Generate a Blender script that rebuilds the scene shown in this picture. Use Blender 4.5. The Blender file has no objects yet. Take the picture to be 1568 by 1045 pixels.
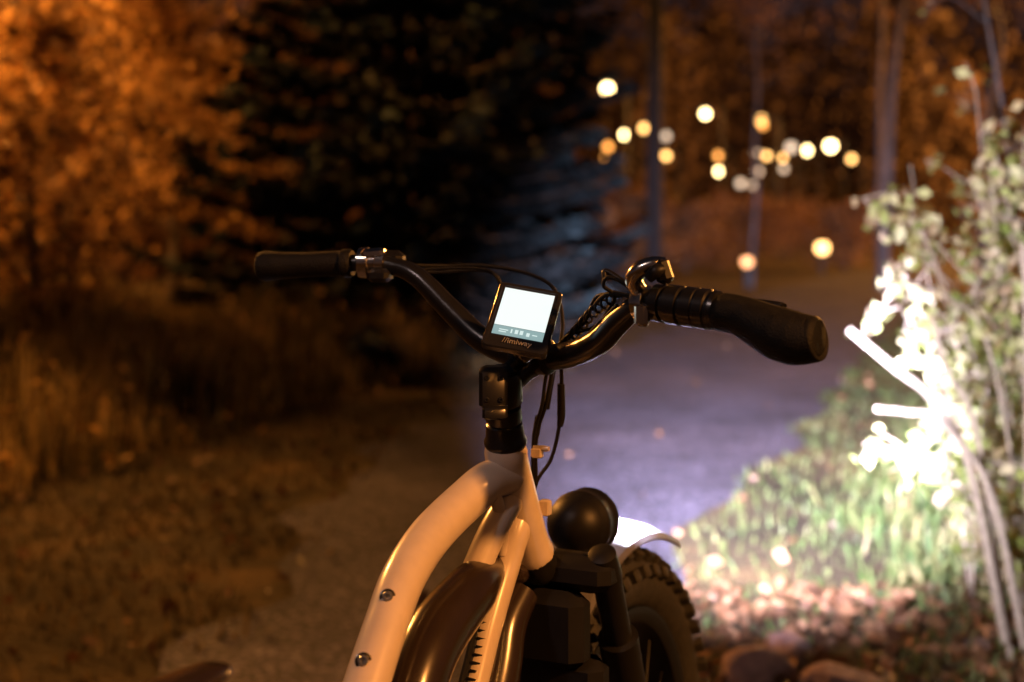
import bpy, math, random, bmesh
import numpy as np
from mathutils import Vector, Matrix
random.seed(5); rng=np.random.default_rng(5)
scene=bpy.context.scene
scene.view_settings.view_transform='Standard'; scene.view_settings.look='None'; scene.view_settings.exposure=0

# ------------------------------------------------------------------ helpers
def link(o,parent=None):
    scene.collection.objects.link(o)
    if parent: o.parent=parent
    return o
def empty(name,loc=(0,0,0)):
    e=bpy.data.objects.new(name,None); e.location=loc; e.empty_display_size=.1
    return link(e)
def mesh(name,verts,faces,mats,parent=None,smooth=False,var=None,midx=None):
    me=bpy.data.meshes.new(name)
    if isinstance(verts,np.ndarray):
        n=len(verts); k=faces.shape[1]; m=len(faces)
        me.vertices.add(n); me.vertices.foreach_set('co',verts.astype(np.float32).ravel())
        me.loops.add(m*k); me.loops.foreach_set('vertex_index',faces.astype(np.int32).ravel())
        me.polygons.add(m); me.polygons.foreach_set('loop_start',np.arange(0,m*k,k,dtype=np.int32))
        me.update(calc_edges=True)
    else:
        me.from_pydata([tuple(v) for v in verts],[],faces); me.update()
    if var is not None:
        a=me.attributes.new('var','FLOAT','POINT'); a.data.foreach_set('value',np.asarray(var,dtype=np.float32))
    for m_ in (mats if isinstance(mats,(list,tuple)) else [mats]): me.materials.append(m_)
    if smooth: me.polygons.foreach_set('use_smooth',[True]*len(me.polygons))
    if midx is not None: me.polygons.foreach_set('material_index',np.asarray(midx,dtype=np.int32))
    o=bpy.data.objects.new(name,me); return link(o,parent)

def catmull(pts,rad,n):
    P=[Vector(p) for p in pts]; out=[];ro=[]
    if len(P)<3 or n<=1: return P,list(rad)
    for i in range(len(P)-1):
        p0=P[i-1] if i>0 else P[0]*2-P[1]; p1=P[i];p2=P[i+1]; p3=P[i+2] if i+2<len(P) else P[-1]*2-P[-2]
        for k in range(n):
            t=k/n;t2=t*t;t3=t2*t
            out.append(.5*((2*p1)+(p2-p0)*t+(2*p0-5*p1+4*p2-p3)*t2+(3*p1-p0-3*p2+p3)*t3))
            ro.append(rad[i]*(1-t)+rad[i+1]*t)
    out.append(P[-1]);ro.append(rad[-1]); return out,ro
class MB:
    def __init__(s): s.v=[];s.f=[];s.m=[]
    def add(s,v,f,mi=0):
        o=len(s.v); s.v+= [tuple(q) for q in v]; s.f+=[tuple(i+o for i in g) for g in f]; s.m+=[mi]*len(f)
    def sweep(s,pts,rad,seg=16,n=6,mi=0,ell=(1,1),up=(0,0,1)):
        if not isinstance(rad,(list,tuple)): rad=[rad]*len(pts)
        P,R=catmull(pts,rad,n); v=[];f=[]
        T=[(P[min(i+1,len(P)-1)]-P[max(i-1,0)]).normalized() for i in range(len(P))]
        N=Vector(up)-T[0]*Vector(up).dot(T[0])
        if N.length<.05: N=Vector((1,0,0))-T[0]*T[0].x
        N.normalize()
        for i,p in enumerate(P):
            N=(N-T[i]*N.dot(T[i])).normalized(); B=T[i].cross(N)
            for k in range(seg):
                a=2*math.pi*k/seg; v.append(p+N*math.cos(a)*R[i]*ell[0]+B*math.sin(a)*R[i]*ell[1])
        for i in range(len(P)-1):
            for k in range(seg):
                k2=(k+1)%seg; f.append((i*seg+k,i*seg+k2,(i+1)*seg+k2,(i+1)*seg+k))
        f.append(tuple(range(seg))[::-1]); f.append(tuple((len(P)-1)*seg+k for k in range(seg)))
        s.add(v,f,mi)
    def lathe(s,c,d,prof,seg=20,mi=0,ell=(1,1),up=(0,0,1)):
        c=Vector(c);d=Vector(d).normalized()
        N=Vector(up)-d*d.dot(Vector(up))
        if N.length<.05:N=Vector((1,0,0))-d*d.x
        N.normalize();B=d.cross(N);v=[];f=[]
        for t,r in prof:
            for k in range(seg):
                a=2*math.pi*k/seg; v.append(c+d*t+N*math.cos(a)*r*ell[0]+B*math.sin(a)*r*ell[1])
        for i in range(len(prof)-1):
            for k in range(seg):
                k2=(k+1)%seg; f.append((i*seg+k,i*seg+k2,(i+1)*seg+k2,(i+1)*seg+k))
        f.append(tuple(range(seg))[::-1]); f.append(tuple((len(prof)-1)*seg+k for k in range(seg)))
        s.add(v,f,mi)
    def box(s,c,ax,size,mi=0,bev=.15):
        c=Vector(c);X,Y,Z=[Vector(a).normalized() for a in ax]; a,b,h=[q/2 for q in size]
        e=min(a,b,h)*bev*2; v=[];f=[]
        def ring(x,y,z,ch):
            pts=[(x-ch,-y),(x,-y+ch),(x,y-ch),(x-ch,y),(-x+ch,y),(-x,y-ch),(-x,-y+ch),(-x+ch,-y)]
            return [c+X*p[0]+Y*p[1]+Z*z for p in pts]
        for (x,y,z) in [(a-e,b-e,-h),(a,b,-h+e),(a,b,h-e),(a-e,b-e,h)]: v+=ring(x,y,z,e)
        for i in range(3):
            for k in range(8):
                k2=(k+1)%8; f.append((i*8+k,i*8+k2,(i+1)*8+k2,(i+1)*8+k))
        f.append(tuple(range(8))[::-1]); f.append(tuple(24+k for k in range(8))); s.add(v,f,mi)
    def obj(s,name,mats,parent=None,smooth=True):
        o=mesh(name,s.v,s.f,mats,parent,smooth,midx=s.m)
        if smooth:
            try: o.data.set_sharp_from_angle(angle=math.radians(42))
            except Exception: pass
        return o
def ballprof(r,n=10,sx=1.0):
    return [(-r*sx*math.cos(math.pi*i/n),max(1e-4,r*math.sin(math.pi*i/n))) for i in range(n+1)]

# ------------------------------------------------------------------ materials
def mat(name,col,rough=.5,metal=0,coat=0,noise=0,nscale=20,bump=0,bscale=100,col2=None,emit=None,estr=0,spec=.5):
    m=bpy.data.materials.new(name); m.use_nodes=True; nt=m.node_tree; b=nt.nodes['Principled BSDF']
    b.inputs['Roughness'].default_value=rough; b.inputs['Metallic'].default_value=metal
    b.inputs['Coat Weight'].default_value=coat; b.inputs['Coat Roughness'].default_value=.12
    b.inputs['Specular IOR Level'].default_value=spec
    b.inputs['Base Color'].default_value=(*col,1)
    tc=nt.nodes.new('ShaderNodeTexCoord')
    if noise or col2:
        n=nt.nodes.new('ShaderNodeTexNoise'); n.inputs['Scale'].default_value=nscale; n.inputs['Detail'].default_value=6
        nt.links.new(tc.outputs['Object'],n.inputs['Vector'])
        r=nt.nodes.new('ShaderNodeValToRGB'); r.color_ramp.elements[0].position=.35; r.color_ramp.elements[1].position=.65
        c2=col2 if col2 else tuple(c*(1-noise) for c in col)
        r.color_ramp.elements[0].color=(*col,1); r.color_ramp.elements[1].color=(*c2,1)
        nt.links.new(n.outputs['Fac'],r.inputs['Fac']); nt.links.new(r.outputs['Color'],b.inputs['Base Color'])
        if metal==0 and coat>0:
            mr=nt.nodes.new('ShaderNodeMapRange'); mr.inputs['To Min'].default_value=.08; mr.inputs['To Max'].default_value=.26
            nt.links.new(n.outputs['Fac'],mr.inputs['Value']); nt.links.new(mr.outputs[0],b.inputs['Coat Roughness'])
    if bump:
        n2=nt.nodes.new('ShaderNodeTexNoise'); n2.inputs['Scale'].default_value=bscale; n2.inputs['Detail'].default_value=5
        nt.links.new(tc.outputs['Object'],n2.inputs['Vector'])
        bp=nt.nodes.new('ShaderNodeBump'); bp.inputs['Strength'].default_value=bump; bp.inputs['Distance'].default_value=.02
        nt.links.new(n2.outputs['Fac'],bp.inputs['Height']); nt.links.new(bp.outputs['Normal'],b.inputs['Normal'])
    if emit: b.inputs['Emission Color'].default_value=(*emit,1); b.inputs['Emission Strength'].default_value=estr
    return m
def leafmat(name,cols,trans=.3,rough=.6):
    m=bpy.data.materials.new(name); m.use_nodes=True; nt=m.node_tree; b=nt.nodes['Principled BSDF']; out=nt.nodes['Material Output']
    a=nt.nodes.new('ShaderNodeAttribute'); a.attribute_name='var'
    r=nt.nodes.new('ShaderNodeValToRGB'); els=r.color_ramp.elements
    while len(els)<len(cols): els.new(.5)
    for i,c in enumerate(cols): els[i].position=i/(len(cols)-1); els[i].color=(*c,1)
    nt.links.new(a.outputs['Fac'],r.inputs['Fac']); nt.links.new(r.outputs['Color'],b.inputs['Base Color'])
    b.inputs['Roughness'].default_value=rough; b.inputs['Specular IOR Level'].default_value=.3
    t=nt.nodes.new('ShaderNodeBsdfTranslucent'); nt.links.new(r.outputs['Color'],t.inputs['Color'])
    mx=nt.nodes.new('ShaderNodeMixShader'); mx.inputs[0].default_value=trans
    nt.links.new(b.outputs[0],mx.inputs[1]); nt.links.new(t.outputs[0],mx.inputs[2]); nt.links.new(mx.outputs[0],out.inputs[0])
    return m

M_frame=mat('cream_paint',(.72,.62,.53),.32,coat=.6,noise=.08,nscale=45)
M_black=mat('black_paint',(.012,.012,.013),.28,coat=.35,noise=.2,nscale=50)
M_fork=mat('satin_black',(.010,.010,.011),.5,noise=.2,nscale=50,spec=.35)
M_rubber=mat('rubber',(.008,.008,.008),.6,noise=.3,nscale=90,bump=.25,bscale=500,spec=.25)
M_tire=mat('tire_rubber',(.035,.034,.032),.75,noise=.4,nscale=60,bump=.2,bscale=200)
M_chrome=mat('polished_metal',(.75,.70,.62),.2,metal=1,noise=.15,nscale=80)
M_steel=mat('steel',(.4,.4,.4),.35,metal=1,noise=.2,nscale=80)
M_plastic=mat('black_plastic',(.010,.010,.012),.45,noise=.2,nscale=80,bump=.05,bscale=600,spec=.3)
M_fender=mat('fender_plastic',(.14,.14,.16),.4,noise=.1,nscale=30)
M_batt=mat('shell_orange_sheen',(.03,.02,.015),.25,coat=.5,noise=.2,nscale=30)  # brown base colour paints an orange reflection onto a black shell
M_bark=mat('bark',(.10,.075,.06),.9,noise=.5,nscale=9,bump=.6,bscale=25)
M_palebark=mat('pale_bark',(.13,.11,.11),.85,noise=.5,nscale=5,bump=.3,bscale=25)
M_twig=mat('twig_bark',(.33,.27,.20),.8,noise=.3,nscale=40,bump=.3,bscale=80)
M_pole=mat('dark_wood_pole',(.012,.012,.016),.85,noise=.4,nscale=10,bump=.3,bscale=30)
M_metalpole=mat('galvanised_pole',(.05,.05,.05),.5,metal=.6,noise=.2,nscale=10)
M_rock=mat('stone',(.30,.19,.17),.85,col2=(.12,.08,.08),nscale=12,bump=.8,bscale=30)

def groundmat():
    m=bpy.data.materials.new('verge_soil'); m.use_nodes=True; nt=m.node_tree; b=nt.nodes['Principled BSDF']; b.inputs['Roughness'].default_value=.95
    b.inputs['Specular IOR Level'].default_value=.15
    tc=nt.nodes.new('ShaderNodeTexCoord')
    n=nt.nodes.new('ShaderNodeTexNoise'); n.inputs['Scale'].default_value=1.2; n.inputs['Detail'].default_value=10; n.inputs['Roughness'].default_value=.7
    nt.links.new(tc.outputs['Object'],n.inputs['Vector'])
    r=nt.nodes.new('ShaderNodeValToRGB'); e=r.color_ramp.elements; e[0].position=.36; e[0].color=(.025,.020,.011,1); e[1].position=.64; e[1].color=(.15,.10,.045,1)
    x=e.new(.5); x.color=(.065,.05,.026,1)
    nt.links.new(n.outputs['Fac'],r.inputs['Fac']); nt.links.new(r.outputs['Color'],b.inputs['Base Color'])
    n2=nt.nodes.new('ShaderNodeTexNoise'); n2.inputs['Scale'].default_value=30; n2.inputs['Detail'].default_value=6; nt.links.new(tc.outputs['Object'],n2.inputs['Vector'])
    bp=nt.nodes.new('ShaderNodeBump'); bp.inputs['Strength'].default_value=.9; bp.inputs['Distance'].default_value=.05
    nt.links.new(n2.outputs['Fac'],bp.inputs['Height']); nt.links.new(bp.outputs['Normal'],b.inputs['Normal']); return m
def pathmat():
    m=bpy.data.materials.new('worn_asphalt'); m.use_nodes=True; nt=m.node_tree; b=nt.nodes['Principled BSDF']; b.inputs['Roughness'].default_value=.8
    b.inputs['Specular IOR Level'].default_value=.3
    tc=nt.nodes.new('ShaderNodeTexCoord')
    v=nt.nodes.new('ShaderNodeTexVoronoi'); v.inputs['Scale'].default_value=75; nt.links.new(tc.outputs['Object'],v.inputs['Vector'])
    n=nt.nodes.new('ShaderNodeTexNoise'); n.inputs['Scale'].default_value=1.5; n.inputs['Detail'].default_value=10; n.inputs['Roughness'].default_value=.65; nt.links.new(tc.outputs['Object'],n.inputs['Vector'])
    r=nt.nodes.new('ShaderNodeValToRGB'); e=r.color_ramp.elements; e[0].position=.35; e[0].color=(.028,.026,.037,1); e[1].position=.7; e[1].color=(.08,.073,.100,1)
    nt.links.new(n.outputs['Fac'],r.inputs['Fac'])
    sp=nt.nodes.new('ShaderNodeSeparateColor'); nt.links.new(v.outputs['Color'],sp.inputs[0])
    pw=nt.nodes.new('ShaderNodeMath'); pw.operation='POWER'; pw.inputs[1].default_value=4; nt.links.new(sp.outputs[0],pw.inputs[0])
    mr=nt.nodes.new('ShaderNodeMapRange'); mr.inputs['To Min'].default_value=.5; mr.inputs['To Max'].default_value=3.6; nt.links.new(pw.outputs[0],mr.inputs['Value'])
    mx=nt.nodes.new('ShaderNodeVectorMath'); mx.operation='SCALE'; nt.links.new(r.outputs['Color'],mx.inputs[0]); nt.links.new(mr.outputs[0],mx.inputs['Scale'])
    nt.links.new(mx.outputs[0],b.inputs['Base Color'])
    bp=nt.nodes.new('ShaderNodeBump'); bp.inputs['Strength'].default_value=.7; bp.inputs['Distance'].default_value=.012
    nt.links.new(v.outputs['Distance'],bp.inputs['Height']); nt.links.new(bp.outputs['Normal'],b.inputs['Normal']); return m

# ------------------------------------------------------------------ ground and path
LG=np.array([(-3.1,-6),(-2.7,0),(-2.35,3.3),(-2.0,5.08),(-1.6,6.6),(-1.19,8.4),(-.23,10.5),(.77,13.2),(3.0,20.3),(6.3,30.5),(10.8,42),(22,62),(60,110)])
LE=np.array([(-2.0,-6),(-1.5,0),(-.95,3.3),(-.85,5.08),(-.85,6.6),(-.62,8.4),(.05,10.5),(.9,13.2),(3.0,20.3),(6.3,30.5),(10.8,42),(22,62),(60,110)])
RE=np.array([(.2,-6),(.3,0),(.35,3.3),(.55,4.6),(.85,5.8),(1.5,7.2),(2.5,10.2),(4.0,14.4),(6.8,22),(9.9,31),(14.6,41),(26,58),(66,104)])
xg=lambda y: np.interp(y,LG[:,1],LG[:,0]); xl=lambda y: np.interp(y,LE[:,1],LE[:,0]); xr=lambda y: np.interp(y,RE[:,1],RE[:,0])
def sm(t): t=np.clip(t,0,1); return t*t*(3-2*t)
def H(x,y):
    x=np.asarray(x,float);y=np.asarray(y,float)
    near=1-sm((y-24)/12)
    a=.30*sm((xg(y)-.4-x)/4.5)*near; b=.10*sm((x-xr(y)-.3)/2.5)*near
    far=26*sm((y-125)/110)+5*sm((-x-20)/50)
    bumps=.05*np.sin(x*2.1+y*.7)*np.sin(y*1.7-x*.4)*sm((np.maximum(xl(y)-x,x-xr(y))-.5)/1.5)*near
    return a+b+far+bumps
xs=np.concatenate([np.linspace(-300,-20,25),np.arange(-19,19,.25),np.linspace(20,300,25)])
ys=np.concatenate([np.arange(-12,34,.25),np.geomspace(34.5,450,50)])
X,Y=np.meshgrid(xs,ys); Z=H(X,Y); nx=len(xs);ny=len(ys)
V=np.stack([X.ravel(),Y.ravel(),Z.ravel()],1)
i=np.arange(nx-1)[None,:]+np.arange(ny-1)[:,None]*nx
F=np.stack([i.ravel(),i.ravel()+1,i.ravel()+1+nx,i.ravel()+nx],1)
mesh('ground',V,F,groundmat(),smooth=True)
py=np.concatenate([np.arange(-6,34,.2),np.geomspace(34,100,40)])
wob=.07*np.sin(py*3.1)+.05*np.sin(py*7.3+1)
pv=[];ncol=8
for k in range(ncol+1):
    t=k/ncol; a=xl(py)+wob*1.4; b_=xr(py)+.07*np.sin(py*4.1+2); pv.append(np.stack([a*(1-t)+b_*t,py,np.full_like(py,.006)],1))
PV=np.concatenate(pv); n=len(py)
i=np.arange(n-1)[None,:]+np.arange(ncol)[:,None]*n
mesh('path',PV,np.stack([i.ravel(),i.ravel()+n,i.ravel()+1+n,i.ravel()+1],1),pathmat(),smooth=True)

# ------------------------------------------------------------------ foliage builders
def leaves(name,C,size,mats,parent=None,aspect=.5,flat=0,var=None,D=None):
    n=len(C); A=rng.normal(size=(n,3)) if D is None else D+rng.normal(size=(n,3))*.25
    A/=np.linalg.norm(A,axis=1)[:,None]; B=rng.normal(size=(n,3)); 
    if flat: B[:,2]*=(1-flat); A[:,2]*=(1-flat)
    B-=A*(A*B).sum(1)[:,None]; B/=np.linalg.norm(B,axis=1)[:,None]; N=np.cross(A,B)
    s=np.asarray(size)[:,None]
    v=np.stack([C-A*s*.5, C-A*s*.05+B*s*aspect*.5+N*s*.08, C+A*s*.5, C-A*s*.05-B*s*aspect*.5+N*s*.08],1).reshape(-1,3)
    f=np.arange(n*4).reshape(n,4)
    if var is None: var=rng.random(n)
    return mesh(name,v,f,mats,parent,var=np.repeat(var,4))
def blades(name,x,y,h,w,mats,lean=.35,parent=None,var=None,z0=None):
    n=len(x); z=H(x,y) if z0 is None else z0
    a=rng.random(n)*2*np.pi; l=rng.random(n)*lean*h; la=rng.random(n)*2*np.pi
    dx=np.cos(a)*w/2; dy=np.sin(a)*w/2; lx=np.cos(la)*l; ly=np.sin(la)*l
    P=lambda X_,Y_,Z_: np.stack([X_,Y_,Z_],1)
    v=np.stack([P(x-dx,y-dy,z),P(x+dx,y+dy,z),P(x+dx*.8+lx*.35,y+dy*.8+ly*.35,z+h*.6),P(x+lx,y+ly,z+h*(1-.3*l/np.maximum(h,.01))),P(x-dx*.8+lx*.35,y-dy*.8+ly*.35,z+h*.6)],1).reshape(-1,3)
    o=np.arange(n)[:,None]*5
    f3=np.concatenate([np.concatenate([o+0,o+1,o+2],1),np.concatenate([o+0,o+2,o+4],1),np.concatenate([o+4,o+2,o+3],1)])
    if var is None: var=rng.random(n)
    return mesh(name,v,f3,mats,parent,var=np.repeat(var,5))
def tree(name,base,h,spread,nl,ls,lm,bark,seed,r0=.1,start=.2,nb=26,lean=(0,0),clump=.28,bare=False):
    R=random.Random(seed); e=empty(name,base); mb=MB(); C=[]
    pts=[];rad=[]
    for k in range(8):
        t=k/7; pts.append((lean[0]*t*h+R.uniform(-.03,.03)*h*t,lean[1]*t*h+R.uniform(-.03,.03)*h*t,t*h-.1)); rad.append(r0*(1-t*.85))
    mb.sweep(pts,rad,8,3)
    cl=[]
    for k in range(nb):
        t=start+(1-start)*R.random()**.9; j=t*7; a=int(min(j,6)); p=Vector(pts[a]).lerp(Vector(pts[a+1]),j-a)
        ang=R.uniform(0,2*math.pi); L=spread*(1-.55*max(0,(t-start)/(1-start)))*R.uniform(.6,1.1)
        d=Vector((math.cos(ang),math.sin(ang),R.uniform(.15,.9)))
        p1=p+d*L*.5+Vector((0,0,R.uniform(-.1,.1))); p2=p+d*L+Vector((R.uniform(-.2,.2),R.uniform(-.2,.2),R.uniform(-.2,.2)))*L
        mb.sweep([p,p1,p2],[r0*.35*(1-t*.6),r0*.2*(1-t*.5),r0*.05],5,3)
        for q in range(5):
            s=p.lerp(p1,R.random()) if q<1 else p1.lerp(p2,R.random()); dd=Vector((R.gauss(0,1),R.gauss(0,1),R.gauss(.3,.7))).normalized()*L*R.uniform(.2,.45)
            mb.sweep([s,s+dd*.5+Vector((0,0,.03)),s+dd],[r0*.09,r0*.06,r0*.02],4,2); cl.append((s+dd,L)); cl.append((s+dd*.5,L))
    mb.obj('trunk_and_limbs',[bark],e)
    if nl and not bare:
        per=max(1,nl//len(cl)); cc=[];vv=[]
        for c,L in cl:
            bright=R.random(); m=int(per*R.uniform(.2,1.8)); 
            cc.append(np.array(c)+rng.normal(size=(m,3))*clump*L*np.array([1,1,.8])*.55); vv.append(np.clip(bright*.8+rng.random(m)*.3,0,1))
        C=np.concatenate(cc); leaves('foliage',C,ls*(.6+.8*rng.random(len(C))),lm,e,aspect=.6,var=np.concatenate(vv))
    return e
L_orange=leafmat('autumn_leaves',[(.015,.010,.007),(.12,.06,.02),(.55,.32,.10),(.8,.5,.18)],.3)
L_rust=leafmat('rust_leaves',[(.05,.025,.015),(.18,.09,.04),(.40,.22,.09)],.35)
L_far=leafmat('hazed_hillside_leaves',[(.06,.045,.035),(.14,.095,.065),(.26,.17,.10)],.35)  # muted grey-brown colours stand in for haze over the far trees
L_dark=leafmat('spruce_needles',[(.002,.004,.0045),(.004,.009,.010),(.03,.055,.06)],.05,.8)  # near-black needles; the pale blue end paints headlight on bough tips
L_bush=leafmat('pale_bush_leaves',[(.14,.18,.04),(.28,.32,.10),(.46,.44,.24),(.38,.29,.19)],.35,.5)
L_gr=leafmat('dry_grass',[(.02,.02,.01),(.09,.07,.025),(.36,.25,.10),(.6,.46,.22)],.3)
L_grn=leafmat('green_grass',[(.025,.045,.012),(.05,.09,.02),(.11,.14,.04),(.20,.16,.07)],.3)
L_earth=leafmat('trampled_grass',[(.02,.017,.008),(.06,.045,.02),(.17,.12,.05)],.3)
L_fall=leafmat('fallen_leaf',[(.05,.025,.012),(.11,.05,.022),(.26,.14,.07)],.1)

# left autumn trees
for k,(x,y,h,s,nl,r) in enumerate([(-4.3,11.5,5.2,1.7,7000,.08),(-3.6,13.8,5.8,1.3,7000,.08),(-5.6,14.0,7.0,2.1,7500,.1),(-3.1,17.5,6.5,1.6,7000,.09),(-4.9,9.3,3.6,1.1,5000,.06),(-6.2,18,8,2.4,7000,.12),(-3.7,10.3,2.6,.9,3500,.05)]):
    tree('autumn_tree',(x,y,float(H(x,y))),h,s,nl,.085,L_orange,M_bark,20+k,r0=r,start=.08,nb=32,lean=(random.uniform(-.08,.08),0))
# spruce
def spruce(name,base,h,Rr,seed,dens=46,lit_tips=.45):
    R=random.Random(seed); e=empty(name,base); mb=MB(); mb.sweep([(0,0,-.2),(0,0,h*.5),(0.03,0,h)],[.16,.09,.01],10,4)
    C=[];D=[];S=[];Vr=[]
    z=.35
    while z<h:
        rr=Rr*(1-(z/h)**1.3)+.08; nb=13; tier=R.uniform(.85,1.15)
        for k in range(nb):
            ang=2*math.pi*k/nb+R.uniform(-.3,.3); L=rr*tier*R.uniform(.6,1.15); d=np.array([math.cos(ang),math.sin(ang),0]); side=np.array([-d[1],d[0],0])
            droop=-.22*L*(1-z/h)-.05; zz=z+R.uniform(-.05,.05)
            fn=lambda t: d*L*t+np.array([0,0,zz+droop*math.sin(t*2.2)+.10*L*t*t])
            mb.sweep([tuple(fn(0)),tuple(fn(.5)),tuple(fn(1))],[.025,.015,.004],4,2)
            m=int(dens*L/Rr)+10
            t=rng.random(m)**.75; pts=np.array([fn(q) for q in t]); w=(1-t)*.38*L*.6+.08
            off=(rng.random(m)*2-1)*w
            pts=pts+side*off[:,None]+np.array([0,0,1])*(-np.abs(off)*.22+rng.normal(size=m)*.03-(1-t)*.08*rng.random(m))[:,None]
            tip=float(R.random()<lit_tips)
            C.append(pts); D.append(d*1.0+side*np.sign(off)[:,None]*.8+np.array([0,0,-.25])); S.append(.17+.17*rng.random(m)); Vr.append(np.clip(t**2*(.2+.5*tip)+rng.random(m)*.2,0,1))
        z+=.26+.02*z
    mb.obj('trunk_and_boughs',[M_bark],e)
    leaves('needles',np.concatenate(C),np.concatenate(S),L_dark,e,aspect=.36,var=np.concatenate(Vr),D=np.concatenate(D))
spruce('spruce_tree',(-1.15,13.2,float(H(-1.15,13.2))),10,2.3,3,92)
spruce('spruce_tree',(-.1,17.8,0.0),11,1.8,9,70,.2)

# mid distance autumn trees, trunks
for k,(x,y,h,s,nl) in enumerate([(1.25,24,2.0,1.1,3000),(3.3,34,1.9,1.6,3000),(5.6,42,1.9,2.0,3000),(9.2,52,2.3,2.4,3000),(13,62,2.4,3.0,3000),(-.6,30,9,2.2,3500),(1.0,31,5.2,.9,1600),(4.5,60,2.6,3,3000),(11.5,45,2.0,2.0,2500)]):
    tree('autumn_tree',(x,y,float(H(x,y))),h,s,nl,.16,L_rust,M_bark,50+k,r0=.09,start=.05,nb=24)
for k,(x,y,h,le,r) in enumerate([(8.2,29,11,(.06,0),.14),(5.5,30,8,(.03,0),.06),(9.6,34,12,(-.02,0),.10),(10.8,30,10,(.05,0),.12)]):
    tree('birch_tree',(x,y,0),h,1.8,700,.12,L_rust,M_palebark,80+k,r0=r,start=.55,nb=14,lean=le)
tree('bare_tree',(3.9,8.6,.1),4.5,.9,500,.06,L_rust,M_palebark,91,r0=.03,start=.35,nb=16,lean=(-.12,0))
# utility pole
mb=MB(); mb.sweep([(0,0,-.3),(0.02,0,6),(0.09,0,13)],[.19,.17,.14],14,4); mb.box((.08,0,11.6),((1,0,0),(0,1,0),(0,0,1)),(2.2,.12,.12))
for q in (-.9,-.3,.45,.95): mb.lathe((.08+q,0,11.72),(0,0,1),[(0,.03),(.05,.06),(.1,.04),(.15,.05),(.17,.01)],10)
o=mb.obj('utility_pole',[M_pole]); o.location=(3.05,28,0)

# distant forest
C=[];S=[];Vr=[]
R=random.Random(77)
for k in range(190):
    x=R.uniform(-75,95); y=R.uniform(118,185); h=R.uniform(14,28); w=R.uniform(4,7); m=420; z0=float(H(x,y)); br=R.random()
    t=rng.random(m)**.8; pr_=np.sqrt(np.clip(1-(t*1.7-.8)**2,0.03,1)); C.append(np.stack([x+rng.normal(size=m)*w*.5*pr_,y+rng.normal(size=m)*w*.5*pr_,z0+t*h],1)); S.append(.4+.8*rng.random(m)); Vr.append(np.clip(br*.45+.5*rng.random(m),0,1))
leaves('distant_forest',np.concatenate(C),np.concatenate(S),L_far,aspect=.8,var=np.concatenate(Vr))
C=[];S=[];Vr=[]
for k in range(60):
    x=R.uniform(-30,-3); y=R.uniform(30,60); h=R.uniform(5,9); w=R.uniform(2,4); m=380; br=R.random()*.5
    t=rng.random(m); C.append(np.stack([x+rng.normal(size=m)*w*.5*(1.1-t),y+rng.normal(size=m)*w*.5*(1.1-t),float(H(x,y))+t*h],1)); S.append(.25+.4*rng.random(m)); Vr.append(np.clip(br*.6+.4*rng.random(m),0,1))
leaves('woodland_thicket',np.concatenate(C),np.concatenate(S),L_rust,aspect=.8,var=np.concatenate(Vr))

def scatter(n,x0,x1,y0,y1,cond,yp=1.0):
    x=rng.uniform(x0,x1,n); y=y0+(y1-y0)*rng.random(n)**yp; k=cond(x,y); return x[k],y[k]
nz=lambda x,y: .5+.5*np.sin(x*3.1+np.sin(y*1.3)*2)*np.sin(y*2.7+x)
x,y=scatter(70000,-9,1.5,4.6,13,lambda x,y:(x<xg(y)-.25-.6*nz(x*2,y*2)) & (rng.random(len(x))<.15+.85*nz(x,y)))
h=(.18+.80*rng.random(len(x))**1.3)*sm((xg(y)-.2-x)/1.3+.1)*(.5+.5*nz(x*.6,y*.6)); h*=np.where(y>10,.85,1)
blades('tall_grass',x,y,h+.05,.008+.014*rng.random(len(x)),L_gr,.5,var=np.clip(rng.random(len(x))*.5+.5*nz(x,y)**2,0,1))
k=rng.random(len(x))<.16; hx,hy,hh=x[k],y[k],h[k]
leaves('meadow_herb',np.stack([hx+rng.normal(size=k.sum())*.05,hy+rng.normal(size=k.sum())*.05,H(hx,hy)+hh*(.5+.6*rng.random(k.sum()))],1),.03+.05*rng.random(k.sum()),L_orange,aspect=.5)
x,y=scatter(60000,-4,10,2.4,20,lambda x,y:((x>xr(y)-.1*np.sin(y*4))&(x<xr(y)+5)),1.3)
blades('verge_grass',x,y,.015+.05*rng.random(len(x)),.005+.007*rng.random(len(x)),L_grn,.9,var=np.clip(rng.random(len(x))*.6+.4*nz(x*.5,y*.7),0,1))
x,y=scatter(70000,-6,1,2.4,15,lambda x,y:(x<xl(y)+.15*np.sin(y*5))&(rng.random(len(x))<.25+.6*nz(x*1.3,y)),1.1)
blades('trampled_grass',x,y,.015+.06*rng.random(len(x)),.006+.010*rng.random(len(x)),L_earth,1.2)
x,y=scatter(42000,.5,6,2.8,9,lambda x,y:(x>xr(y)+.4+.5*nz(x*3,y*3))&(rng.random(len(x))<.15+.85*nz(x*1.5,y*1.5)**2),1.2)
h=.04+.15*rng.random(len(x))*sm((x-xr(y)-.4)/1.2)+.12*rng.random(len(x))*sm((x-1.0)/.5)
blades('lush_grass',x,y,h,.005+.008*rng.random(len(x)),L_grn,1.1)
x,y=scatter(2400,-6,6,2.6,14,lambda x,y:((x<xl(y)+.2)|(x>xr(y)-.2)&(rng.random(len(x))<.2)|(rng.random(len(x))<.06)),1.2)
x2,y2=scatter(1500,.4,2.0,2.8,4.4,lambda x,y:(x>xr(y)-.05)); x=np.concatenate([x,x2]); y=np.concatenate([y,y2])
leaves('fallen_leaves',np.stack([x,y,H(x,y)+.03+.02*rng.random(len(x))],1),.03+.05*rng.random(len(x)),L_fall,aspect=.75,flat=.4)

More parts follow.
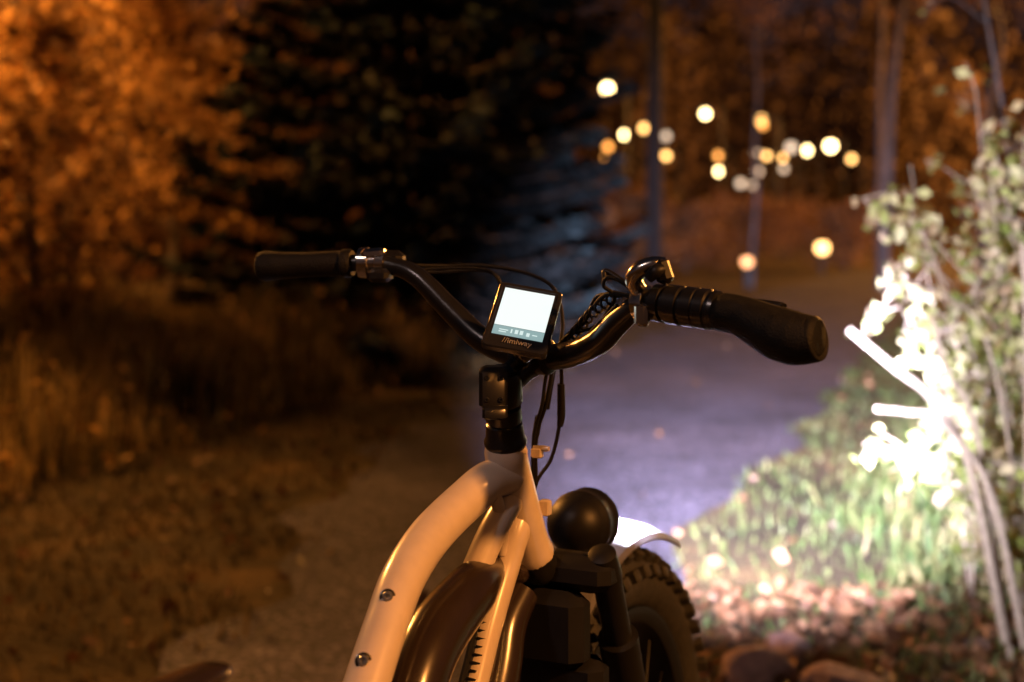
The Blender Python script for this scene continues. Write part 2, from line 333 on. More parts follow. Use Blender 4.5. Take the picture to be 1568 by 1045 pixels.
# ------------------------------------------------------------------ right bush
e=empty('leafy_bush',(1.7,4.0,0)); base=Vector((1.7,4.0,0)); mb=MB(); R=random.Random(4); C=[];S=[];Vr=[]
tips=[(1.06,3.95,1.33),(1.14,3.8,1.36),(1.25,4.1,1.44),(1.42,4.0,1.66),(1.36,3.7,1.5),(1.17,4.1,1.07),(1.2,3.7,1.2),(1.10,3.85,.60),(1.2,3.6,.55),(1.22,3.8,.78),(1.3,3.9,.95),(1.55,4.1,1.5),(1.27,4.0,1.22),(1.33,3.75,1.35),(1.4,3.8,1.2),(1.3,3.7,1.05),(1.45,3.7,1.4),(1.5,3.9,1.1)]
tips+=[(R.uniform(1.3,2.6),R.uniform(3.5,4.7),R.uniform(.4,1.65)) for _ in range(46)]
for t in tips:
    T=Vector(t)-base; b=Vector((R.uniform(-.22,.3),R.uniform(-.25,.25),0)); m1=b.lerp(T,.45)+Vector((R.uniform(-.05,.1),R.uniform(-.1,.1),.12))
    P,_=catmull([b,m1,T],[.01]*3,12); mb.sweep([b,m1,T],[.005,.0035,.002],6,8)
    for q in range(17):
        a=P[min(len(P)-1,int(len(P)*(.2+.8*R.random())))]; d=Vector((R.gauss(0,1),R.gauss(0,1),R.gauss(.2,.8))).normalized()*R.uniform(.05,.18)
        mb.sweep([a,a+d*.6+Vector((0,0,.01)),a+d],[.003,.002,.001],4,2)
        for w in range(R.randint(4,9)):
            f=R.uniform(.3,1.05); c=a+d*f; C.append((c.x+R.gauss(0,.018),c.y+R.gauss(0,.018),c.z+R.gauss(0,.018))); S.append(R.uniform(.026,.062)); Vr.append(R.random())
mb.obj('stems',[M_twig],e); leaves('foliage',np.array(C),np.array(S),L_bush,e,aspect=.7,var=np.array(Vr))
e2=empty('cut_branches',(1.3,3.5,.4)); mb=MB(); O=Vector((1.3,3.5,.4))
for pl,r in [([(.903,3.5,.966),(1.03,3.5,.86),(1.13,3.52,.78),(1.24,3.55,.6),(1.36,3.6,.1)],.011),([(.964,3.45,.76),(1.06,3.5,.745),(1.15,3.5,.72),(1.3,3.55,.52),(1.42,3.6,.05)],.009),([(1.13,3.5,.99),(1.17,3.52,.86),(1.25,3.55,.73),(1.31,3.6,.5),(1.4,3.65,0)],.008),([(1.02,3.4,1.1),(1.2,3.6,1.05),(1.35,3.7,.9),(1.5,3.8,.3)],.004),([(1.33,3.4,1.2),(1.38,3.5,.9),(1.42,3.6,.5),(1.45,3.6,0)],.005)]:
    mb.sweep([Vector(p)-O for p in pl],[r*.9]+[r]*(len(pl)-2)+[r*1.2],10,6)
mb.obj('sticks',[M_twig],e2)
tree('slender_sapling',(2.0,5.0,.05),3.2,.5,260,.05,L_bush,M_palebark,33,r0=.015,start=.3,nb=14,lean=(-.08,0))

# stones
for k,(x,y,a,b_,c,rz) in enumerate([(.66,3.52,.13,.09,.085,.3),(.88,3.42,.13,.10,.07,-.3),(.78,3.72,.10,.08,.06,.9)]):
    bm=bmesh.new(); bmesh.ops.create_icosphere(bm,subdivisions=4,radius=1)
    Rk=random.Random(k)
    pl=[Vector((Rk.gauss(0,1),Rk.gauss(0,1),Rk.gauss(0,1))).normalized() for _ in range(16)]
    for v in bm.verts:
        for p in pl:
            dd=v.co.dot(p)-.74
            if dd>0: v.co-=p*dd*.9
        v.co=Vector((v.co.x*a,v.co.y*b_,v.co.z*c))
    me=bpy.data.meshes.new('stone'); bm.to_mesh(me); bm.free(); me.materials.append(M_rock)
    o=link(bpy.data.objects.new('stone',me)); o.location=(x,y,.025); o.rotation_euler=(0,.1,rz)

# ------------------------------------------------------------------ street lamps
def glowmat(name,c,s): 
    m=mat(name,(.8,.8,.8),.4,emit=c,estr=s); m.cycles.emission_sampling='NONE'; return m
G={'w':glowmat('lamp_glow_white',(1,.70,.30),18),'y':glowmat('lamp_glow_yellow',(1,.52,.15),7),'o':glowmat('lamp_glow_orange',(1,.38,.07),4),'g':glowmat('lamp_glow_pale',(.85,.66,.48),2)}
def lamp(x,y,z,g,r=.24,short=False):
    mb=MB(); z0=float(H(x,y)) if y<120 else 0
    if short:
        mb.sweep([(0,0,z0-.05),(0,0,z-.12)],[.07,.07],12,1); mb.lathe((0,0,z-.14),(0,0,1),[(0,.12),(.03,.13),(.04,.06)],14); mb.lathe((0,0,z+r*.8),(0,0,1),[(0,.1),(.03,.12),(.05,.02)],14)
        mb.lathe((0,0,z),(0,0,1),ballprof(r),14,mi=1)
    else:
        mb.sweep([(.9,.0,z0-.2),(.9,0,z*.6),(.9,0,z+.1),(.75,0,z+.4),(.2,0,z+.42)],[.09,.07,.06,.05,.04],8,4)
        mb.box((0,0,z+.36),((1,0,0),(0,1,0),(0,0,1)),(.7,.34,.12)); mb.lathe((0,0,z+.05),(0,0,1),ballprof(r,8),12,mi=1)
    o=mb.obj('bollard_lamp' if short else 'unseen_lamp',[M_metalpole,G[g]]); o.location=(x,y,0); return o
# x, y, bulb height (m), kind, bulb radius
for x,y,z,g,r in [(4.38,60,7.88,'w',.22),(10.66,72,7.84,'w',.20),(14.52,76,7.83,'y',.24),(13.44,70,7.03,'o',.16),(8.08,80,7.70,'y',.22),(7.27,84,7.60,'w',.22),(10.62,90,7.97,'g',.25),(6.76,92,7.38,'o',.26),(7.11,98,6.95,'o',.26),(6.45,97,6.31,'o',.22),(11.33,96,6.98,'y',.25),(15.37,97,7.04,'o',.28),(15.85,100,6.02,'w',.23),(18.2,104,5.28,'g',.3),(19.5,106,5.2,'g',.25),(19.18,102,6.12,'g',.3),(18.53,95,6.92,'y',.22),(18.51,99,7.36,'g',.24),(20.08,97,6.89,'y',.22),(20.59,99,6.17,'g',.24),(19.22,90,7.2,'g',.33),(20.75,92,7.11,'w',.25),(21.47,88,7.16,'w',.32),(25.22,97,6.8,'y',.24)]:
    lamp(x,y,z,g,r)
lamp(9.5,40,.82,'y',.19,True); lamp(5.4,30,.6,'o',.12,True)

def plight(name,loc,power,col,r=.15,aim=None,cone=30):  # out-of-frame lamps on poles; the fills among them are added for their light
    l=bpy.data.lights.new(name,'SPOT' if aim else 'POINT'); l.energy=power; l.color=col; l.shadow_soft_size=r
    x,y,z=loc
    mb=MB(); z0=float(H(x,y))
    mb.sweep([(.9,0,z0-.2),(.9,0,z*.6),(.9,0,z+.2),(.75,0,z+.5),(.2,0,z+.52)],[.09,.07,.06,.05,.04],10,5); mb.box((0,0,z+.46),((1,0,0),(0,1,0),(0,0,1)),(.7,.34,.12))
    p=mb.obj('unseen_lamp',[M_metalpole]); p.location=(x,y,0)
    o=link(bpy.data.objects.new(name,l),p); o.location=(0,0,z)
    if aim:
        l.spot_size=math.radians(cone); l.spot_blend=1.0; o.rotation_euler=(Vector(aim)-Vector(loc)).to_track_quat('-Z','Y').to_euler()
SOD=(1,.38,.07)
plight('s1',(-6.6,9.8,5.4),3600,SOD)
plight('s2',(4.2,-1.2,3.9),1650,(1,.36,.075),.12,aim=(-.02,1.55,.95),cone=34)
plight('bike_fill',(-3.0,-2.6,5.2),210,(1,.74,.68),.15,aim=(-.05,1.55,.95),cone=30)  # added cool fill for the left faces of the bike
plight('s9',(2.5,-5.0,6.5),150,SOD,.15)
plight('forest_fill_r',(55,100,14),120000,SOD,.6)  # added from the right to light the distant forest
plight('forest_fill_l',(-50,95,14),90000,SOD,.6)  # added from the left to light the distant forest
plight('midtree_fill',(16,30,7),5500,SOD,.2)  # added to light the mid-distance trees
plight('spruce_rim_fill',(-9.5,18.5,6),4200,SOD,.2)  # added behind the spruce to light its left rim
plight('background_fill',(26,52,8),18000,SOD,.3)  # added to brighten the background on the right

# ------------------------------------------------------------------ the bicycle
bike=empty('electric_bicycle',(0,1.6,0)); BO=Vector((0,1.6,0))
class B(MB):
    def part(s,name,mats):
        s.v=[tuple(Vector(q)-BO) for q in s.v]; return s.obj(name,mats if isinstance(mats,list) else [mats],bike)
hd=Vector((.438,.899,0)); rt=Vector((.899,-.438,0)); up=Vector((0,0,1))
b=B()
b.sweep([(-.0075,1.598,.962),(-.007,1.60,.956),(-.007,1.60,.95),(.0,1.611,.925),(.02,1.64,.845),(.0265,1.652,.82),(.028,1.655,.8162)],[.022,.0265,.0265,.024,.0235,.0265,.0265],28,3)
b.sweep([(.002,1.612,.925),(-.0275,1.585,.9215),(-.0538,1.56,.9041),(-.0924,1.49,.8773),(-.1179,1.42,.8472),(-.1315,1.37,.8124),(-.1465,1.32,.7679),(-.168,1.25,.70),(-.20,1.13,.58),(-.235,1.02,.47)],[.0235,.0245,.025,.025,.0245,.0235,.0235,.0235,.021,.018],28,8,ell=(1.0,1.0))
b.sweep([(.004,1.615,.90),(-.0205,1.585,.866),(-.042,1.56,.822),(-.05,1.55,.80)],[.017,.0175,.0175,.017],22,5)
b.sweep([(.0165,1.635,.88),(.003,1.615,.85),(-.0085,1.60,.812),(-.028,1.56,.752),(-.043,1.527,.697),(-.09,1.42,.53),(-.17,1.25,.33)],[.019,.02,.019,.0175,.017,.02,.022],24,6,ell=(1,.9))
b.sweep([(-.02,1.578,.905),(-.012,1.59,.87),(-.012,1.592,.83)],[.008,.009,.006],10,4)
b.sweep([(-.17,1.25,.33),(-.215,1.12,.55),(-.255,1.03,.72)],[.02,.019,.019],16,4)
ra=Vector((-.36,.87,.37)); 
for s_ in (-1,1):
    o_=rt*(.085*s_)
    b.sweep([Vector((-.17,1.25,.33))+o_*.4,Vector((-.25,1.1,.34))+o_,ra+o_],[.012,.011,.010],12,4)
    b.sweep([Vector((-.23,1.07,.64))+o_*.3,Vector((-.29,1.0,.52))+o_,ra+o_],[.010,.009,.009],12,4)
b.part('frame',M_frame)
b=B()
for p,dv in [((-.1305,1.3695,.8405),(.05,-.9,.35)),((-.1495,1.3125,.792),(.05,-.9,.35))]:
    b.lathe(p,dv,[(-.006,.0085),(.0005,.0085),(.001,.007)],18,mi=1)
    b.lathe(p,dv,[(-.004,.0058),(.0035,.0058),(.005,.0048),(.0051,.0028),(.002,.0024)],14)
b.part('bottle_bolts',[M_steel,M_black])
b=B(); b.box((.031,1.612,.951),(rt,hd,up),(.014,.010,.012)); b.box((.042,1.648,.876),(rt,hd,up),(.014,.012,.020)); b.lathe((.04,1.608,.957),(rt.x,rt.y,0),[(-.015,.003),(0,.004),(.006,.003)],10); b.part('cable_guides',M_frame)
b=B()
for k in range(15):
    t=k/14; c=Vector((-.019,1.578,.806)).lerp(Vector((-.050,1.506,.698)),t)
    b.box(c,((.35,-.3,.9),(.95,.2,-.3),(-.1,-.9,.35)),(.0045,.012 if k%3 else .008,.0022),bev=.1)
b.sweep([(-.026,1.583,.81),(-.058,1.511,.698)],[.0055,.0055],8,1)
b.part('frame_decal',M_black)
b=B()
b.sweep([(-.022,1.60,.812),(-.048,1.54,.80),(-.085,1.46,.772),(-.105,1.41,.735),(-.12,1.37,.67),(-.14,1.32,.58)],[.02,.034,.038,.039,.041,.042],26,7,ell=(1,.9))
b.part('battery_pack',M_batt)
b=B(); b.sweep([(.012,1.63,.775),(-.01,1.60,.74),(-.02,1.57,.69),(-.05,1.5,.58)],[.022,.028,.03,.03],22,5); b.part('motor_cover',M_batt)
b=B()
b.lathe((-.0075,1.598,.962),(-.0055,-.028,.088),[(0,.0245),(.004,.0265),(.008,.0265),(.012,.024),(.03,.0225),(.032,.020),(.036,.0225),(.052,.022),(.054,.019),(.06,.0245),(.088,.025),(.098,.022),(.104,.012)],28)
b.sweep([(-.016,1.572,1.038),(-.004,1.578,1.045),(.012,1.59,1.058),(.026,1.60,1.068)],[.020,.019,.0185,.021],20,5)
b.box((-.022,1.548,1.040),((1,0.1,0),(0,1,.2),(0,0,1)),(.034,.022,.048),bev=.2)
b.box((-.020,1.541,1.012),((1,0.1,0),(0,1,.2),(0,0,1)),(.030,.022,.016),bev=.2)
b.lathe(Vector((.026,1.60,1.071))-Vector((.05,-.035,.003)).normalized()*.025,(.05,-.035,.003),[(0,.019),(.003,.0225),(.047,.0225),(.05,.019)],24)
b.part('stem',M_black)
b=B()
for p in [(-.03,1.5365,1.052),(-.013,1.5375,1.052),(-.03,1.5365,1.026),(-.013,1.5375,1.026)]: b.lathe(p,(0,-1,.1),[(-.004,.0035),(0,.0035),(.0012,.0028),(.0013,.0015),(-.001,.0014)],10)
b.part('stem_bolts',M_fork)
bar=[(-.326,1.72,1.1787),(-.2074,1.70,1.1835),(-.1546,1.685,1.1797),(-.1202,1.67,1.1657),(-.0776,1.65,1.1251),(-.0359,1.63,1.0885),(.0128,1.608,1.0715),(.0634,1.575,1.0745),(.1002,1.53,1.0938),(.1245,1.50,1.1225),(.1477,1.47,1.1428),(.1784,1.45,1.1453),(.2369,1.41,1.1354),(.31,1.365,1.110)]
b=B(); b.sweep(bar,[.011,.011,.0115,.013,.0145,.0155,.0159,.0159,.0155,.0145,.0125,.011,.011,.011],22,8); b.part('handlebar',M_black)
def grip(p0,p1,prof,flat):
    b=B(); d=Vector(p1)-Vector(p0); L=d.length; P=[(t*L,r) for t,r in prof]
    b.lathe(p0,d,P,32,ell=flat); return b
b=grip((-.2074,1.70,1.1835),(-.334,1.722,1.1785),[(0,.0165),(.03,.0185),(.1,.0185),(.11,.0165),(.14,.0165),(.16,.0168),(.5,.0165),(.75,.018),(.92,.0205),(.98,.019),(1,.015)],(1,1.1))
b.part('left_grip',M_rubber)
b=B(); b.sweep([(.2250,1.418,1.1375),(.229,1.415,1.1365),(.245,1.405,1.1335),(.262,1.393,1.1255),(.280,1.382,1.1165),(.297,1.371,1.1115),(.311,1.362,1.1115),(.318,1.357,1.113),(.3195,1.356,1.1132)],[.018,.0212,.0215,.0245,.0285,.0285,.0255,.0235,.017],32,6,ell=(1,1.15)); b.part('right_grip',M_rubber)
b=B(); p0=Vector((.160,1.4615,1.1445)); d=Vector((.2250,1.418,1.1375))-p0; L=d.length
pr=[(0,.015),(.01,.021),(.14,.0215),(.16,.0185),(.2,.0185),(.22,.0225),(.42,.0225),(.44,.0195),(.48,.0195),(.50,.0225),(.66,.0225),(.67,.0212),(.70,.0212),(.71,.0225),(.84,.0225),(.86,.020),(.9,.020),(.92,.0222)]
pr+=[(.98,.0215),(1,.016)]
b.lathe(p0,d,[(t*L,r) for t,r in pr],32); b.part('twist_throttle',M_black)
b=B(); dirr=Vector((.05,-.04,.006))
b.lathe(Vector((.149,1.4695,1.1425))-dirr.normalized()*.009,dirr,[(0,.0145),(.001,.020),(.008,.021),(.016,.020),(.018,.0145)],28)
b.sweep([(.142,1.462,1.158),(.135,1.455,1.170),(.142,1.45,1.181),(.157,1.447,1.187),(.170,1.446,1.188)],[.010,.011,.0125,.012,.009],18,5,ell=(1.0,.8))
b.box((.1445,1.452,1.131),((1,-.5,0),(.5,1,0),(0,0,1)),(.016,.014,.026),bev=.25)
b.part('bell_and_clamp',M_chrome)
b=B(); b.box((.167,1.445,1.180),((.9,-.3,.3),(.3,.9,0),(-.3,0,.9)),(.018,.022,.030),bev=.3)
b.sweep([(.150,1.437,1.172),(.158,1.433,1.180),(.166,1.435,1.182)],[.006,.008,.006],12,4)
b.box((.168,1.478,1.150),((1,-.6,0),(.6,1,0),(0,0,1)),(.03,.035,.022),bev=.25)
b.sweep([(.165,1.49,1.153),(.19,1.488,1.154),(.232,1.47,1.1495),(.290,1.44,1.1435),(.298,1.434,1.141)],[.007,.005,.0048,.0048,.005],12,5,ell=(.8,1.2))
b.sweep([(.150,1.487,1.150),(.125,1.50,1.168),(.108,1.51,1.178),(.107,1.505,1.168)],[.004,.0038,.0035,.003],10,5)
b.part('right_brake_lever',M_plastic)
b=B(); b.lathe((-.2,1.696,1.184),(1,-.12,.0),[(0,.014),(.002,.0195),(.014,.0205),(.016,.017),(.024,.017),(.026,.0195),(.036,.0185),(.038,.013)],26)
b.box((-.18,1.685,1.196),((1,0,.1),(0,1,0),(-.1,0,1)),(.03,.02,.014),bev=.3); b.part('left_clamp',M_chrome)
b=B(); b.box((-.165,1.705,1.188),((1,-.2,0),(.2,1,0),(0,0,1)),(.05,.03,.024),bev=.3); b.box((-.17,1.68,1.168),((1,-.2,0),(.2,1,0),(0,0,1)),(.03,.03,.018),bev=.3)
b.sweep([(-.17,1.72,1.187),(-.2,1.745,1.185),(-.25,1.76,1.182),(-.315,1.765,1.18)],[.007,.005,.0048,.006],12,5); b.part('left_brake_lever',M_plastic)
# display
ax=Vector((.0706,-.008,-.0084)); ay=Vector((.027,.06,.067)); X_=ax.normalized(); N_=X_.cross(ay).normalized(); Y_=N_.cross(X_)
Mx=Matrix((( X_.x,Y_.x,N_.x),(X_.y,Y_.y,N_.y),(X_.z,Y_.z,N_.z)))
a_=math.radians(-4); Mx=Mx@Matrix(((math.cos(a_),-math.sin(a_),0),(math.sin(a_),math.cos(a_),0),(0,0,1)))
dc=Vector((.0125,1.545,1.1220)); Wd,Hd_=.078,.0985
def rr(w,h,r,z,n=6):
    out=[]
    for cx,cy,a0 in [(w/2-r,h/2-r,0),(-w/2+r,h/2-r,90),(-w/2+r,-h/2+r,180),(w/2-r,-h/2+r,270)]:
        for k in range(n+1):
            a=math.radians(a0+90*k/n); out.append((cx+r*math.cos(a),cy+r*math.sin(a),z))
    return out
b=B(); v=[];f=[];rings=[rr(Wd-.012,Hd_-.012,.006,-.014),rr(Wd,Hd_,.006,-.008),rr(Wd,Hd_,.006,-.001),rr(Wd-.003,Hd_-.003,.005,.001),rr(Wd-.010,Hd_-.010,.003,.001),rr(Wd-.011,Hd_-.011,.003,.0)]
for r_ in rings: v+=[dc+Mx@Vector(p) for p in r_]
n=len(rings[0])
for i in range(len(rings)-1):
    for k in range(n): f.append((i*n+k,i*n+(k+1)%n,(i+1)*n+(k+1)%n,(i+1)*n+k))
f.append(tuple(range(n))[::-1]); f.append(tuple((len(rings)-1)*n+k for k in range(n))); b.add(v,f); 
b.sweep([dc+Mx@Vector((.005,-.02,-.012)),dc+Mx@Vector((.008,-.03,-.03)),Vector((.03,1.60,1.085))],[.012,.011,.013],14,4)
b.part('display_housing',mat('display_plastic',(.02,.02,.022),.25,coat=.6,noise=.1,nscale=90))
def quad(x0,x1,y0,y1,z): return [dc+Mx@Vector(p) for p in [(x0,y0,z),(x1,y0,z),(x1,y1,z),(x0,y1,z)]]
M_scr=mat('screen_light',(.02,.02,.02),.2,emit=(.90,.97,.94),estr=1.05); M_scr2=mat('screen_strip',(.02,.02,.02),.2,emit=(.28,.42,.42),estr=1.0); M_seg=mat('screen_segments',(.02,.02,.02),.2,emit=(.70,.85,.82),estr=1)
b=B(); b.add(quad(-.0305,.0305,-.0165,.0405,.0006),[(0,1,2,3)],0); b.add(quad(-.0305,.0305,-.0305,-.0169,.0006),[(0,1,2,3)],1)
for (x0,x1,y0,y1) in [(-.004,.0,-.026,-.020),(.002,.006,-.026,-.020),(.010,.014,-.027,-.0215),(-.023,-.014,-.0265,-.025),(-.023,-.012,-.0235,-.022),(.017,.023,-.0245,-.023),(-.009,-.007,-.026,-.020)]:
    b.add(quad(x0,x1,y0,y1,.0009),[(0,1,2,3)],2)
b.part('display_screen',[M_scr,M_scr2,M_seg])
tcu=bpy.data.curves.new('display_label','FONT'); tcu.body='//imiway'; tcu.size=.0105; tcu.align_x='CENTER'; tcu.extrude=.0002
to=link(bpy.data.objects.new('display_label',tcu),bike); tcu.materials.append(mat('label_print',(.35,.33,.3),.5,noise=.1)); 
to.matrix_local=Matrix.Translation(dc-BO+Mx@Vector((.002,-.0410,.0014)))@Mx.to_4x4()
# cables
b=B()
def cab(p,r=.0024): b.sweep(p,r,8,8)
cab([(-.15,1.70,1.181),(-.09,1.73,1.179),(-.0335,1.72,1.179),(.022,1.70,1.169),(.055,1.67,1.149),(.064,1.65,1.1045),(.054,1.64,1.056),(.045,1.65,1.0)])
cab([(-.15,1.70,1.178),(-.105,1.715,1.171),(-.033,1.70,1.173),(-.0134,1.67,1.153),(-.006,1.63,1.11),(.02,1.63,1.06)])
cab([(-.15,1.69,1.172),(-.10,1.70,1.176),(-.04,1.69,1.176),(-.02,1.68,1.165),(0,1.66,1.12)],.0018)
cab([(.14,1.48,1.1497),(.1095,1.50,1.1525),(.0938,1.55,1.131),(.0758,1.58,1.1055),(.06,1.62,1.078),(.063,1.66,1.0415),(.0618,1.67,.986),(.0512,1.68,.934),(.032,1.68,.9025),(.02,1.70,.85)],.0026)
cab([(.135,1.47,1.162),(.110,1.48,1.172),(.1045,1.49,1.162),(.118,1.50,1.147),(.10,1.55,1.112),(.07,1.58,1.10),(.05,1.61,1.075)])
cab([(.125,1.49,1.15),(.10,1.53,1.148),(.088,1.56,1.118),(.07,1.59,1.095),(.045,1.62,1.054),(.0375,1.63,1.008),(.028,1.65,.968),(.026,1.67,.91)])
cab([(.052,1.63,1.06),(.043,1.64,1.01),(.031,1.66,.965),(.03,1.68,.90)],.003)
cab([(.12,1.49,1.14),(.104,1.52,1.12),(.08,1.57,1.09),(.06,1.60,1.085)],.0022)
b.part('cables',M_rubber)
b=B()
pts,_=catmull([(.118,1.50,1.150),(.0975,1.545,1.130),(.078,1.575,1.104),(.064,1.61,1.084)],[1]*4,30); 
hel=[]
for k,p in enumerate(pts):
    a=k*.75; hel.append(p+Vector((math.cos(a)*.0062,math.cos(a)*.003,math.sin(a)*.0062)))
b.sweep(hel,.0017,6,2); b.sweep([(.0625,1.665,1.03),(.063,1.67,.99),(.061,1.67,.975)],[.005,.0055,.004],12,3); b.sweep([(.034,1.655,.99),(.030,1.66,.965)],[.005,.005],10,1)
b.part('cable_wrap',M_plastic)
# fork
cr=Vector((.045,1.69,.79)); axl=Vector((.135,1.945,.37)); b=B()
b.box(cr,(rt,hd,up),(.19,.055,.045),bev=.3)
b.sweep([(.028,1.655,.8162),(.032,1.665,.80),cr],[.027,.026,.024],20,2)
for s_ in (-1,1):
    o_=rt*(.078*s_); top=cr+o_+up*.02; bot=axl+o_; 
    b.lathe(top,bot-top,[(-.012,.01),(-.008,.018),(.03,.021),(.05,.019),(.14,.019),(.142,.027),(.18,.0265),(.47,.023),(.50,.014)],22)
b.box(cr-hd*.02-up*.07,(rt,hd,up),(.13,.05,.10),bev=.3); b.box(cr+rt*.02-hd*.0-up*.17,(rt,hd,up),(.125,.05,.13),bev=.3)  # black boxes added to darken the gap between the legs
b.part('suspension_fork',M_fork)
b=B(); 
b.lathe((.01,1.635,.795),(-.3,-.9,.3),[(0,.012),(.012,.013),(.02,.009)],16); b.part('fork_caps',M_batt)
# headlight
hl=Vector((.091,1.80,.821)); b=B()
hdir=Vector((.42,.905,-.03)).normalized()
b.lathe(hl,hdir,[(-.043,.001),(-.0425,.010),(-.038,.022),(-.028,.034),(-.012,.042),(.002,.044),(.004,.0455),(.010,.0455),(.012,.044),(.035,.043),(.038,.045),(.044,.045),(.0445,.040),(.034,.038)],32)
b.sweep([cr+hd*.02,hl+Vector((-.01,-.03,-.05)),hl+Vector((0,0,-.04))],[.008,.008,.008],10,4)
b.part('headlight_housing',M_plastic)
b=B(); b.lathe(hl+hdir*.0345,hdir,[(0,.036),(.003,.034),(.005,.02),(.006,.001)],28); b.part('headlight_lens',mat('headlight_lens',(.9,.9,.9),.1,emit=(.85,.88,1),estr=8))
def spot(nm,en,col,size,blend,aim):
    sl=bpy.data.lights.new(nm,'SPOT'); sl.energy=en; sl.color=col; sl.spot_size=math.radians(size); sl.spot_blend=blend; sl.shadow_soft_size=.03
    so=link(bpy.data.objects.new(nm,sl),bike); so.location=hl+hdir*.085-BO; so.rotation_euler=Vector(aim).to_track_quat('-Z','Y').to_euler()
spot('headlight_spill',720,(.90,.83,1),104,.95,(.72,.69,.15))
spot('headlight_beam',34000,(.74,.70,1),38,1.0,(.245,.96,-.10))
# wheels
def wheel(c,f,r,nm,fender):
    Rm=.048; R0=.326; b=B(); v=[];fc=[]; ns=96; nc=16
    pt=lambda th,rho,w: c+f*(math.cos(th)*rho)+up*(math.sin(th)*rho)+r*w
    for i in range(ns):
        for k in range(nc):
            a=2*math.pi*k/nc; v.append(pt(2*math.pi*i/ns,R0+Rm*.92*math.cos(a),Rm*math.sin(a)))
    for i in range(ns):
        for k in range(nc): fc.append((i*nc+k,((i+1)%ns)*nc+k,((i+1)%ns)*nc+(k+1)%nc,i*nc+(k+1)%nc))
    b.add(v,fc)
    for i in range(52):
        for j,a in enumerate((-66,-32,0,32,66)):
            th=2*math.pi*(i+(.5 if j%2 else 0))/52; aa=math.radians(a); rho=R0+Rm*.98*math.cos(aa); w=Rm*1.06*math.sin(aa)
            rad=f*math.cos(th)+up*math.sin(th); nrm=rad*math.cos(aa)+r*math.sin(aa); tg=-f*math.sin(th)+up*math.cos(th)
            b.box(c+rad*rho+r*w,(tg,nrm.cross(tg),nrm),(.021,.018,.024),bev=.12)
    b.part(nm+'_tire',M_tire)
    b=B(); v=[];fc=[]; pf=[(.292,-.036),(.282,-.038),(.268,-.030),(.262,0),(.268,.030),(.282,.038),(.292,.036)]
    for i in range(ns):
        for rho,w in pf: v.append(pt(2*math.pi*i/ns,rho,w))
    n=len(pf)
    for i in range(ns):
        for k in range(n-1): fc.append((i*n+k,((i+1)%ns)*n+k,((i+1)%ns)*n+k+1,i*n+k+1))
    b.add(v,fc)
    b.lathe(c-r*.07,r,[(0,.012),(.01,.03),(.02,.035),(.03,.022),(.11,.022),(.12,.035),(.13,.03),(.14,.012)],20)
    for i in range(36):
        th=2*math.pi*i/36; s_=1 if i%2 else -1; th2=th+(.5 if (i//2)%2 else -.5)
        b.sweep([pt(th2,.03,.045*s_),pt(th,.265,.012*s_)],[.0012,.0012],5,1)
    b.part(nm+'_rim',M_fork)
    b=B(); v=[];fc=[]
    for i in range(48):
        th=2*math.pi*i/48; v+= [pt(th,.055,-.062),pt(th,.09+(.003 if i%2 else 0),-.062)]
    for i in range(48): a=i*2;bq=((i+1)%48)*2; fc.append((a,a+1,bq+1,bq))
    b.add(v,fc); b.part(nm+'_brake_disc',M_steel)
    if fender:
        b=B(); v=[];fc=[]; prof=[(.396,-.062),(.404,-.058),(.414,-.03),(.418,0),(.414,.03),(.404,.058),(.396,.062)]
        a0,a1=fender; m=40
        for i in range(m+1):
            th=math.radians(a0+(a1-a0)*i/m)
            for rho,w in prof: v.append(pt(th,rho,w))
            for rho,w in prof[::-1]: v.append(pt(th,rho-.003,w*.97))
        n=len(prof)*2
        for i in range(m):
            for k in range(n): fc.append((i*n+k,(i+1)*n+k,(i+1)*n+(k+1)%n,i*n+(k+1)%n))
        fc.append(tuple(range(n))); fc.append(tuple(m*n+k for k in range(n))[::-1])
        b.add(v,fc); b.part(nm+'_fender',M_fender)
wheel(axl,hd,rt,'front',(63,122))
fd=Vector((.437,.9,0)); wheel(ra,fd,rt,'rear',(60,160))
b=B(); n0=Vector((-.245,1.115,.852)); bk=-fd
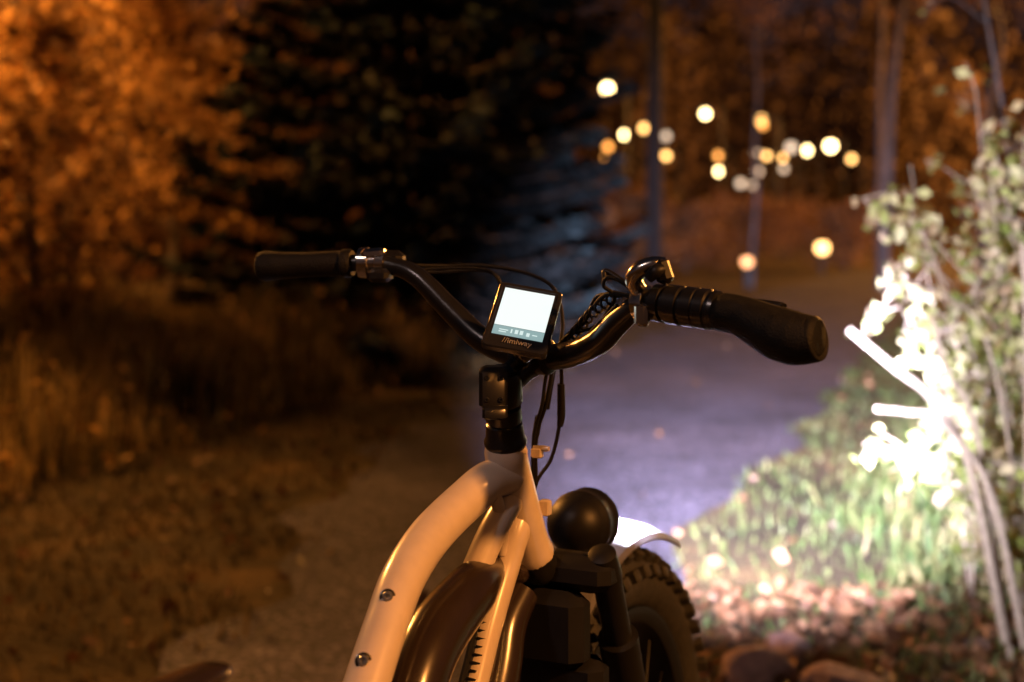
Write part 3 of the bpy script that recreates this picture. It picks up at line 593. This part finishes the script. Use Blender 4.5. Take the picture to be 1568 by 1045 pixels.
b.sweep([n0,n0+bk*.02,n0+bk*.08,n0+bk*.15,n0+bk*.2,n0+bk*.25,n0+bk*.27],[.006,.02,.027,.05,.085,.1,.07],24,5,ell=(.45,1)); b.part('saddle',M_batt)
b=B(); b.sweep([(-.25,1.04,.70),n0+bk*.14-up*.02],[.014,.014],14,1); b.lathe(Vector((-.17,1.25,.33))-rt*.08,rt,[(0,.015),(.16,.015),(.161,.07),(.164,.07),(.165,.01)],28)
for s_ in (-1,1):
    c0=Vector((-.17,1.25,.33))+rt*(.085*s_); tip=c0+(fd*.9-up*.43)*(.17*s_); b.sweep([c0,tip],[.013,.011],10,1); b.box(tip+rt*(.05*s_),(rt,fd,up),(.1,.09,.02))
b.sweep([Vector((-.19,1.2,.33))-rt*.08,Vector((-.30,1.16,.02))-rt*.2],[.009,.009],10,1)
b.part('drivetrain_and_kickstand',M_black)

# ------------------------------------------------------------------ world
w=bpy.data.worlds.new('World'); scene.world=w; w.use_nodes=True; nt=w.node_tree; bg=nt.nodes['Background']
tc=nt.nodes.new('ShaderNodeTexCoord'); sp=nt.nodes.new('ShaderNodeSeparateXYZ'); nt.links.new(tc.outputs['Generated'],sp.inputs[0])
r=nt.nodes.new('ShaderNodeValToRGB'); e=r.color_ramp.elements; e[0].position=0; e[0].color=(.06,.030,.022,1); e[1].position=.6; e[1].color=(.004,.006,.011,1); q=e.new(.22); q.color=(.030,.019,.024,1)
nt.links.new(sp.outputs['Z'],r.inputs['Fac']); nt.links.new(r.outputs['Color'],bg.inputs['Color']); bg.inputs['Strength'].default_value=.75

# ------------------------------------------------------------------ camera
cd=bpy.data.cameras.new('camera'); cam=link(bpy.data.objects.new('camera',cd)); cam.location=(0,0,1.22); cam.rotation_euler=(math.radians(90),0,0)
cd.lens=45.92; cd.sensor_width=36; cd.shift_y=-.1036; cd.clip_end=1000; cd.clip_start=.05
cd.dof.use_dof=True; cd.dof.focus_distance=1.53; cd.dof.aperture_fstop=2.7
scene.camera=cam
